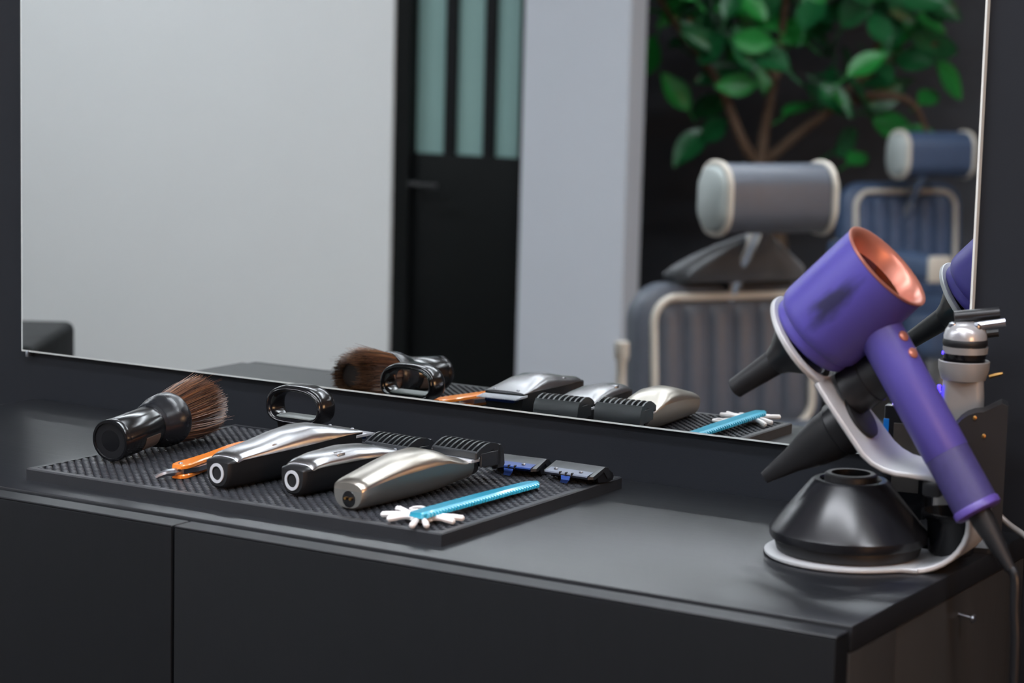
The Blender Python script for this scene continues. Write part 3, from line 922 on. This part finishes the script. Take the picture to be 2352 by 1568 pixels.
# strain relief and cord
r1 = he + HDIR * 0.034
place(MB().lathe([(0.0078, HLn - 0.001), (0.0078, HLn + 0.006), (0.0052, HLn + 0.026), (0.0036, HLn + 0.040)], 20).build('strain_relief', 'matte_black', hd, 40), hM)
cp = smoothpath([he + HDIR * 0.036, he + HDIR * 0.046, (0.1205, -0.03, -0.012), (0.1225, -0.03, -0.050), (0.1215, -0.029, -0.20), (0.120, -0.02, -0.45), (0.135, 0.01, -0.70), (0.15, 0.02, -0.84), (0.19, 0.05, -0.8555), (0.26, 0.07, -0.8555)], 6)
MB().tube(cp, 0.0034, 10).build('cord', 'satin_black', hd, 60)

# ================================================================== DRYER ATTACHMENTS
def attach(name, label, cat, base, mb_parts, group='hair dryer attachments'):
    t = thing(name, label, cat, to_world(base.x, base.y, base.z), PHI, group)
    return t
NAX = -AXV
qn = NAX.to_track_quat('Z', 'Y').to_matrix().to_4x4()
# styling nozzle behind the hoop (in line with the barrel)
b0 = Vector((HC.x, HO, HC.y)) + NAX * (TH / 2 + 0.0002)
t = attach('styling_nozzle', 'slim black nozzle on the back of the stand hoop, pointing left', 'nozzle', b0, None)
place(MB().lathe([(0.0230, 0.0), (0.0230, 0.003), (0.0212, 0.005), (0.0115, 0.018), (0.0090, 0.024)], 36).build('cone', 'satin_black', t, 40), qn)
place(MB().lathe([(0.0090, 0.023), (0.0072, 0.050), (0.0068, 0.0580), (0.0056, 0.0580), (0.0056, 0.050)], 28).build('spout', 'matte_black', t, 40), qn)
# wide concentrator on the back of the slope
b1 = Vector((0.003, -0.003, 0.0945)) + NAX * (TH + 0.0003)
t = attach('concentrator_nozzle', 'wide flat-tipped black nozzle under the stand slope', 'nozzle', b1, None)
place(MB().lathe([(0.0190, 0.0), (0.0190, 0.012), (0.0175, 0.0135)], 36).build('collar', 'satin_black', t, 40), qn)
rings = []
for z_, a_, b_ in ((0.0130, 0.0172, 0.0172), (0.022, 0.0150, 0.0165), (0.036, 0.0085, 0.0135), (0.052, 0.0048, 0.0085), (0.0760, 0.0012, 0.0040)):
    rings.append([Vector((a_ * math.cos(2 * PI * j / 32), b_ * math.sin(2 * PI * j / 32), z_)) for j in range(32)])
place(MB().loft(rings).build('flat_spout', 'matte_black', t, 40), qn)
# round attachment on the front of the slope
qf = AXV.to_track_quat('Z', 'Y').to_matrix().to_4x4()
b2 = Vector((-0.0070, -0.002, 0.1085)) + AXV * (TH + 0.0008)
t = attach('smoothing_nozzle', 'short black cylinder nozzle between the stand slope and the purple handle', 'nozzle', b2, None)
place(MB().lathe([(0.0165, 0.0), (0.0165, 0.016), (0.0155, 0.0168)], 36).build('collar', 'satin_black', t, 40), qf)
place(MB().lathe([(0.0158, 0.0165), (0.0158, 0.027), (0.0148, 0.028), (0.0136, 0.028), (0.0136, 0.020)], 36).build('sleeve', 'matte_black', t, 40), qf)
# diffuser cone on the base plate
t = thing('diffuser', 'large black cone-shaped diffuser standing on the stand base', 'diffuser', to_world(-0.003, 0.004, TH + 0.0003), PHI, 'hair dryer attachments')
MB().lathe([(0.0440, 0.0), (0.0470, 0.0008), (0.0485, 0.0060), (0.0480, 0.0085)], 56).build('foot', 'matte_black', t)
MB().lathe([(0.0485, 0.0075), (0.0510, 0.0085), (0.0520, 0.0105), (0.0520, 0.0145), (0.0508, 0.0165), (0.0260, 0.0470), (0.0240, 0.0485), (0.0205, 0.0485), (0.0192, 0.0465), (0.0185, 0.0360)], 64, cap0=False, cap1=False).build('cone', 'cone_black', t, 30)
MB().lathe([(0.0188, 0.0350), (0.0172, 0.0400), (0.0172, 0.0515), (0.0160, 0.0525), (0.0130, 0.0525), (0.0130, 0.0400), (0.0005, 0.0390)], 40).build('inner_sleeve', 'matte_black', t, 30)
# small cup inside the bend
t = thing('nozzle_cup', 'small round black cup tucked in the stand bend behind the diffuser', 'nozzle', to_world(0.0580, 0.034, TH + 0.0006), PHI, 'hair dryer attachments')
MB().lathe([(0.0135, 0.0), (0.0150, 0.002), (0.0165, 0.022), (0.0205, 0.0265), (0.0205, 0.0285), (0.0190, 0.0285), (0.0150, 0.022), (0.0005, 0.021)], 36).build('cup', 'gloss_black', t, 40)

# ================================================================== SHAVER IN ITS DOCK
dk = thing('charging_dock', 'black and grey charging dock beside the mirror corner', 'dock', (0.6400, -0.0520, CH), math.radians(20))
MB().loft([[Vector((x, y, z)) for x, y in rrect(w, d, 0.008, 5)] for z, w, d in ((0.0, 0.056, 0.064), (0.004, 0.058, 0.066), (0.012, 0.048, 0.052))]).build('foot', 'satin_black', dk)
MB().loft([[Vector((x, y + 0.008, z)) for x, y in rrect(w, d, 0.006, 5)] for z, w, d in ((0.010, 0.034, 0.022), (0.060, 0.030, 0.020), (0.100, 0.029, 0.022), (0.1120, 0.027, 0.023))]).build('column', 'dock_grey', dk, 40, label='grey dock column')
cu = MB().lathe([(0.0100, 0.1100), (0.0150, 0.1120), (0.0172, 0.1190), (0.0174, 0.1245), (0.0166, 0.1250), (0.0160, 0.1240), (0.0155, 0.1190), (0.0120, 0.1150), (0.0005, 0.1140)], 36, Matrix.Translation((-0.0002, 0.0075, 0)))
cu.build('cradle', 'dock_grey', dk, 40, label='grey cup holding the shaver')
# black shield with a rounded shoulder in front of the column
sh = MB()
prof = [(-0.006, 0.012)] + [(-0.006, 0.075)]
prof += [(-0.006 + 0.020 * (1 - math.cos(a)), 0.075 + 0.020 * math.sin(a)) for a in [PI / 2 * j / 6 for j in range(1, 7)]]
prof += [(0.026, 0.1015), (0.030, 0.100), (0.030, 0.012)]
sh.prism(prof, 'y', -0.026, -0.0045)
sh.build('shield', 'matte_black', dk, 30)
for x_, z_ in ((0.0085, 0.091), (0.0150, 0.0790)):
    MB().lathe([(0.0014, 0), (0.0014, 0.001), (0.0006, 0.0014)], 10, Matrix.Translation((x_, -0.026, z_)) @ Matrix.Rotation(PI / 2, 4, 'X')).build('rivet', 'brass', dk)
MB().bbox(-0.0172, -0.0148, -0.002, 0.004, 0.088, 0.108, 0.0008).build('status_light', 'led_blue', dk, 30, label='glowing blue strip')
MB().tube([(0.017, 0.004, 0.1150), (0.026, 0.002, 0.1180)], [0.0016, 0.0010], 8).build('contact_pin', 'brass', dk)
cp = smoothpath([(0.026, 0.016, 0.02), (0.036, 0.012, 0.012), (0.048, 0.0, 0.006), (0.058, -0.012, -0.004), (0.066, -0.02, -0.03), (0.066, -0.02, -0.10), (0.060, 0.0, -0.4), (0.06, 0.02, -0.84)], 6)
MB().tube(cp, 0.0022, 8).build('cord', 'dock_grey', dk, 60)

es = thing('electric_shaver', 'silver domed electric shaver with black visor seated on the dock', 'shaver', (0.6372, -0.0450, CH + 0.1182), math.radians(20))
MB().lathe([(0.0060, 0.0), (0.0110, 0.001), (0.0140, 0.006), (0.0148, 0.012), (0.0144, 0.0175)], 40).build('visor', 'gloss_black', es, 40, label='glossy black lower bowl')
MB().lathe([(0.0146, 0.0168), (0.0152, 0.0180), (0.0152, 0.0205), (0.0146, 0.0215)], 40).build('seam_band', 'matte_black', es)
MB().lathe([(0.0146, 0.0212), (0.0146, 0.0235), (0.0136, 0.0275), (0.0116, 0.0305), (0.0080, 0.0325), (0.0005, 0.0330)], 40).build('dome', 'dome_silver', es, 60, label='pale silver dome')
cl = MB()
rings = []
for j in range(13):
    a = math.radians(-160 + 200 * j / 12)
    d = Vector((math.cos(a), math.sin(a), 0))
    rings.append([d * 0.0150 + Vector((0, 0, 0.012)), d * 0.0156 + Vector((0, 0, 0.012)), d * 0.0158 + Vector((0, 0, 0.0165)), d * 0.0150 + Vector((0, 0, 0.0165))])
cl.loft(rings)
cl.build('trim_band', 'dock_grey', es, 30)
for sx, sy in ((-0.0085, -0.004), (0.0075, -0.006)):
    MB().lathe([(0.0026, 0), (0.0032, 0.0015), (0.0028, 0.0036), (0.001, 0.0046)], 14, Matrix.Translation((sx, sy, 0.0285))).build('knob', 'steel', es)
MB().tube([(-0.008, 0.004, 0.0355), (0.022, 0.006, 0.0395)], 0.0042, 12).build('shaver_head', 'satin_black', es)
MB().tube([(0.006, -0.004, 0.0305), (0.026, -0.004, 0.0345)], 0.0030, 10).build('head_arm', 'steel', es)
MB().tube([(0.010, 0.006, 0.0240), (0.022, 0.006, 0.0260)], 0.0028, 10).build('side_arm', 'matte_black', es)
MB().lathe([(0.0011, 0), (0.0011, 0.0012)], 8, Matrix.Translation((-0.0140, -0.006, 0.012)) @ Matrix.Rotation(-PI / 2, 4, 'Y')).build('indicator', 'led_blue', es)

bx = thing('product_box', 'small black printed box with blue side stripe behind the dryer stand', 'box', (0.5985, -0.040, CH), math.radians(10))
MB().bbox(-0.0155, 0.0155, -0.013, 0.013, 0, 0.090, 0.0010).build('carton', 'gloss_black', bx)
MB().bbox(-0.0158, -0.0120, -0.0134, -0.0120, 0.050, 0.0805, 0.0002, 1).build('side_stripe', 'blue_label', bx, 0)
MB().bbox(-0.0085, 0.0105, -0.0133, -0.0120, 0.030, 0.078, 0.0002, 1).build('front_print', 'print_grey', bx, 0)
MB().lathe([(0.0014, 0), (0.0014, 0.0016), (0.0006, 0.002)], 10, Matrix.Translation((-0.010, -0.008, 0.0898))).build('indicator', 'led_white', bx)

# ================================================================== BARBER CHAIRS (seen in the mirror)
def barber_chair(label, x, y, face, lea, zoff=0.0, az=0.0, bh=0.0):
    """local +y is the way the sitter faces; heights from the floor"""
    rz = math.atan2(-face[0], face[1])
    t = thing('barber_chair', label, 'barber chair', (x, y, 0), rz, 'barber chairs')
    # pedestal
    MB().lathe([(0.27, 0.0), (0.27, 0.012), (0.24, 0.03), (0.06, 0.05), (0.05, 0.06), (0.05, 0.30), (0.07, 0.31)], 40).build('pedestal', 'chrome', t, 40)
    # seat
    MB().bbox(-0.225, 0.225, -0.20, 0.25, 0.31, 0.45, 0.04, 4).build('seat', lea, t)
    # backrest shell leaning slightly back
    BM = Matrix.Translation((0, -0.215, 0.40)) @ Matrix.Rotation(math.radians(5), 4, 'X')
    H, W = 0.325 + zoff + bh, 0.43
    sh = MB()
    rings = []
    for yy, ins in ((-0.055, 0.035), (-0.048, 0.012), (-0.02, 0.0), (0.012, 0.004), (0.022, 0.016)):
        rings.append([Vector((x_, yy, z_ + H / 2)) for x_, z_ in rrect(W - 2 * ins, H - 2 * ins, 0.075 - ins, 7)])
    sh.loft(rings)
    place(sh.build('backrest', lea, t, 40), BM)
    pi = [Vector((x_, 0.026, z_ + H / 2)) for x_, z_ in rrect(W - 0.07, H - 0.06, 0.05, 7)]
    place(MB().tube(pi, 0.0085, 8, closed=True).build('piping', 'cream_vinyl', t, 60, label='cream piping around the back panel'), BM)
    nfl = 6
    iw = (W - 0.095)
    cm = MB()
    r_ = iw / nfl / 2
    hh = H - 0.085
    rings = []
    for zz, k_ in ((0, 0.3), (0.012, 0.8), (0.03, 1.0), (hh - 0.03, 1.0), (hh - 0.012, 0.8), (hh, 0.3)):
        rings.append([Vector((r_ * 1.02 * math.cos(a), 0.016 + 0.013 * k_ * math.sin(a), zz)) for a in [PI * j / 8 for j in range(9)]] + [Vector((-r_, 0.008, zz)), Vector((r_, 0.008, zz))])
    cm.loft(rings)
    cme = cm.mesh('back_channel', lea, 50)
    for i in range(nfl):
        o = link('back_channel', cme, t)
        place(o, BM @ Matrix.Translation((-iw / 2 + (i + 0.5) * iw / nfl, 0.002, 0.042)))
    # post and headrest
    MB().tube([(0, -0.245, 0.66 + zoff), (0, -0.19, 0.76 + zoff), (0, -0.12, 0.86 + zoff)], 0.014, 10).build('headrest_post', 'chrome', t)
    HZ = 0.900 + zoff
    HY = -0.095
    sec = rrect(0.108, 0.134, 0.045, 7)
    hb = MB()
    W2 = 0.232
    hb.loft([[Vector((x_, HY + a * s_, HZ + b_ * s_)) for a, b_ in sec] for x_, s_ in ((-W2 / 2, 0.97), (-W2 / 2 + 0.012, 1.0), (W2 / 2 - 0.012, 1.0), (W2 / 2, 0.97))])
    hb.build('headrest', lea, t, 40)
    for sx in (-1, 1):
        cps = MB()
        cps.loft([[Vector((sx * x_, HY + a * s_, HZ + b_ * s_)) for a, b_ in sec] for x_, s_ in ((W2 / 2 + 0.0005, 0.95), (W2 / 2 + 0.010, 0.93), (W2 / 2 + 0.017, 0.80))])
        cps.build('headrest_end', 'grey_vinyl', t, 50, label='pale vinyl headrest end')
        MB().tube([(sx * W2 / 2, HY + a * 1.0, HZ + b_ * 1.0) for a, b_ in sec], 0.0065, 8, closed=True).build('headrest_piping', 'cream_vinyl', t, 60)
    # arms
    for sx in (-1, 1):
        arm = MB().bbox(sx * 0.262 - 0.035, sx * 0.262 + 0.035, -0.19, 0.34, 0.550 + az, 0.620 + az, 0.018, 3)
        arm.build('armrest', lea, t)
        MB().bbox(sx * 0.262 - 0.036, sx * 0.262 + 0.036, 0.336, 0.352, 0.548 + az, 0.622 + az, 0.006, 2).build('armrest_front', 'cream_vinyl', t, label='pale square armrest front')
        MB().tube([(sx * 0.262, 0.10, 0.33), (sx * 0.262, 0.12, 0.555 + az)], 0.016, 10).build('arm_support', 'chrome', t)
        MB().tube([(sx * 0.272, -0.165, z_) for z_ in (0.45, 0.485, 0.50, 0.58, 0.592, 0.62)], [0.016, 0.016, 0.010, 0.010, 0.015, 0.014], 12).build('hinge_post', 'cream_vinyl', t)
        MB().bbox(sx * 0.232 - 0.012, sx * 0.232 + 0.012, -0.20, 0.20, 0.30, 0.36, 0.008, 2).build('side_rail', 'chrome', t)
    MB().bbox(-0.17, 0.17, 0.33, 0.50, 0.10, 0.125, 0.008, 2).build('footrest', 'chrome', t)
    MB().tube([(-0.12, 0.20, 0.31), (-0.12, 0.40, 0.12)], 0.014, 8).build('footrest_arm', 'chrome', t)
    MB().tube([(0.12, 0.20, 0.31), (0.12, 0.40, 0.12)], 0.014, 8).build('footrest_arm', 'chrome', t)
    return t
FACE = (0.825, 0.565)
fv = Vector((FACE[0], FACE[1], 0))
def chair_at(hx, hy):
    p_ = Vector((hx, hy, 0)) - fv * (-0.095)
    return p_.x, p_.y
c1x, c1y = chair_at(-0.683, -2.4985)
ch1 = barber_chair('nearer barber chair in the mirror, dark leather back with cream piping and draped cape', c1x, c1y, FACE, 'leather', 0.0, -0.17)
c2x, c2y = chair_at(-1.2875, -4.9575)
ch2 = barber_chair('farther blue-toned barber chair at the right edge of the mirror', c2x, c2y, FACE, 'leather_blue', -0.02, 0.0, 0.085)
# cape crumpled over the top of the nearer chair's back
cpm = MB()
rings = []
nseg = 48
for h_, rx, ry, off in ((0.728, 0.150, 0.050, 0.0), (0.740, 0.156, 0.056, 0.0), (0.756, 0.140, 0.058, 0.004), (0.775, 0.112, 0.052, 0.010), (0.795, 0.078, 0.042, 0.022), (0.812, 0.046, 0.030, 0.040), (0.824, 0.024, 0.020, 0.054), (0.830, 0.016, 0.013, 0.062)):
    ring = []
    for j in range(nseg):
        a = 2 * PI * j / nseg
        fold = 1 + 0.045 * math.sin(7 * a + h_ * 30) + 0.025 * math.sin(13 * a + 1.3)
        ring.append(Vector((rx * fold * math.cos(a) + 0.02, -0.236 + off * 1.4 + ry * fold * math.sin(a), h_)))
    rings.append(ring)
cpm.loft(rings)
cape = cpm.build('salon_cape', 'cape', None, 60)
cape.location = (c1x, c1y, 0)
cape.rotation_euler = ch1.rotation_euler
tag(cape, 'dark crumpled salon cape draped over the nearer chair back', 'cape')

# ================================================================== PLANT (seen in the mirror)
PX, PYY = -1.9265, -5.2722
plant = thing('potted_tree', 'leafy green rubber tree in a pot against the black wall', 'plant', (PX, PYY, 0))
MB().lathe([(0.17, 0.0), (0.18, 0.01), (0.22, 0.38), (0.235, 0.40), (0.22, 0.40), (0.205, 0.36)], 36, cap1=False).build('pot', 'pot', plant, 40)
MB().lathe([(0.21, 0.35), (0.10, 0.36), (0.001, 0.362)], 30, cap0=False).build('soil', 'soil', plant, 40)
rr_ = Vector((0.857, -0.516, 0))      # rightwards as the mirror shows it
S = 0.001414
BZ = CH - 0.03
def pp(px, py, d=0.0):
    return rr_ * ((px - 1790) * S) + Vector((0.516, 0.857, 0)) * d + Vector((0, 0, BZ + (360 - py) * S))
trunk = smoothpath([(0, 0, 0.34), (0.01, 0.0, 0.55), tuple(pp(1745, 385))], 5)
MB().tube(trunk, [0.034 - 0.008 * i / (len(trunk) - 1) for i in range(len(trunk))], 10).build('trunk', 'bark', plant)
brs = [[(1745, 385), (1700, 320), (1640, 190), (1560, 90), (1500, 0)], [(1745, 385), (1755, 290), (1775, 180), (1790, 40), (1800, -120)],
       [(1745, 385), (1830, 310), (1920, 230), (1990, 120), (2040, -20)], [(1900, 245), (1990, 215), (2080, 225), (2130, 300)], [(1775, 180), (1700, 60), (1650, -80)], [(1950, 190), (2060, 120), (2140, 90)]]
for i, b_ in enumerate(brs):
    pts = smoothpath([pp(x, y, 0.04 * math.sin(i * 2.1 + j)) for j, (x, y) in enumerate(b_)], 5)
    MB().tube(pts, [0.020 - 0.012 * k_ / (len(pts) - 1) for k_ in range(len(pts))], 8).build('branch', 'bark', plant)
def leaf_mesh(name, mat):
    mb = MB()
    L_, W_ = 0.15, 0.046
    top, n_ = [], 8
    rows = []
    for i in range(n_ + 1):
        t_ = i / n_
        w = W_ * math.sin(PI * min(1, t_ * 0.97 + 0.015)) ** 0.8 * (1.08 - 0.35 * t_)
        droop = -0.03 * t_ * t_
        rows.append((t_ * L_, w, droop))
    vs_, fs_ = [], []
    for y_, w, d_ in rows:
        for k_, c_ in ((-1, 0.010), (-0.5, 0.003), (0, 0.0), (0.5, 0.003), (1, 0.010)):
            vs_.append((k_ * w, y_, d_ + c_))
    for i in range(n_):
        for j in range(4):
            a = i * 5 + j
            fs_.append((a, a + 1, a + 6, a + 5))
    nv = len(vs_)
    vs_ += [(x, y_, z - 0.0012) for x, y_, z in vs_]
    fs_ += [tuple(reversed([q_ + nv for q_ in f_])) for f_ in fs_]
    mb.add(vs_, fs_)
    mb.tube([(0, -0.05, -0.004), (0, 0.01, -0.001)], 0.0028, 6)
    return mb.mesh(name, mat, 60)
lm = [leaf_mesh('leaf', 'leaf_green'), leaf_mesh('leaf', 'leaf_dark')]
leaves = [(1530, 40, 0, -.1), (1490, 125, 0, -.1), (1560, 225, 0, -.12), (1600, 330, 1, -.1), (1650, 30, 1, -.12), (1700, 95, 1, -.12), (1810, 150, 0, -.15), (1855, 60, 1, -.15),
          (1640, 240, 1, -.1), (1830, 250, 0, -.05), (1980, 360, 0, -.1), (2050, 280, 0, -.1), (2140, 215, 0, -.12), (2180, 165, 0, -.12), (2080, 60, 0, -.12), (2130, 45, 0, -.1),
          (2065, 120, 0, -.16), (2150, 100, 1, -.1), (2030, 220, 1, -.1), (1945, 330, 1, -.1), (2110, 300, 0, -.05), (1760, 20, 1, -.12), (1960, 20, 1, -.12), (1900, 110, 1, -.05),
          (1580, 130, 1, -.05), (1680, 170, 1, -.08), (1640, 300, 1, -.03)]
for i in range(140):
    a = random.random() * 2 * PI
    r_ = math.sqrt(random.random())
    leaves.append((1835 + 320 * r_ * math.cos(a), 10 + 250 * r_ * math.sin(a) - 30, 0 if random.random() < 0.22 else 1, random.uniform(-0.10, 0.28)))
for i in range(40):
    leaves.append((random.uniform(1540, 2120), random.uniform(-300, -120), 1, random.uniform(-0.15, 0.25)))
for (x, y, k_, d) in leaves:
    o = link('leaf', lm[k_], plant)
    outward = (x - 1830) / 400
    # blades spread outwards from the crown and face the open room
    dirv = (rr_ * outward + Vector((0, 0, 0.1 + random.gauss(0, .5))) + Vector((random.gauss(0, .4), random.gauss(0, .4), 0))).normalized()
    face = Vector((0.45 + random.gauss(0, .45), 0.75 + random.gauss(0, .3), 0.55 + random.gauss(0, .4)))
    zax = (face - dirv * face.dot(dirv)).normalized()
    xax = dirv.cross(zax)
    R3 = Matrix((xax, dirv, zax)).transposed()
    s_ = random.uniform(0.80, 1.15)
    o.matrix_local = Matrix.Translation(pp(x, y, d) - dirv * 0.06) @ R3.to_4x4() @ Matrix.Scale(s_, 4)

# ================================================================== TROLLEY (dark shape low at the left of the mirror)
tr = thing('tool_trolley', 'black tool trolley low at the left edge of the mirror', 'trolley', (-1.154, -0.782, 0), math.radians(-31))
MB().bbox(-0.16, 0.16, -0.14, 0.14, 0.60, 0.768, 0.012, 3).build('top_tray', 'door_black', tr)
for sx in (-1, 1):
    for sy in (-1, 1):
        MB().tube([(sx * 0.13, sy * 0.11, 0.06), (sx * 0.13, sy * 0.11, 0.63)], 0.011, 10).build('leg', 'satin_black', tr)
        MB().lathe([(0.006, -0.012), (0.028, -0.012), (0.030, -0.006), (0.030, 0.006), (0.028, 0.012), (0.006, 0.012)], 18, Matrix.Translation((sx * 0.13, sy * 0.11, 0.031)) @ Matrix.Rotation(PI / 2, 4, 'X')).build('caster', 'matte_black', tr)
for z_ in (0.18, 0.38):
    MB().bbox(-0.15, 0.15, -0.13, 0.13, z_, z_ + 0.05, 0.008, 2).build('shelf', 'matte_black', tr)
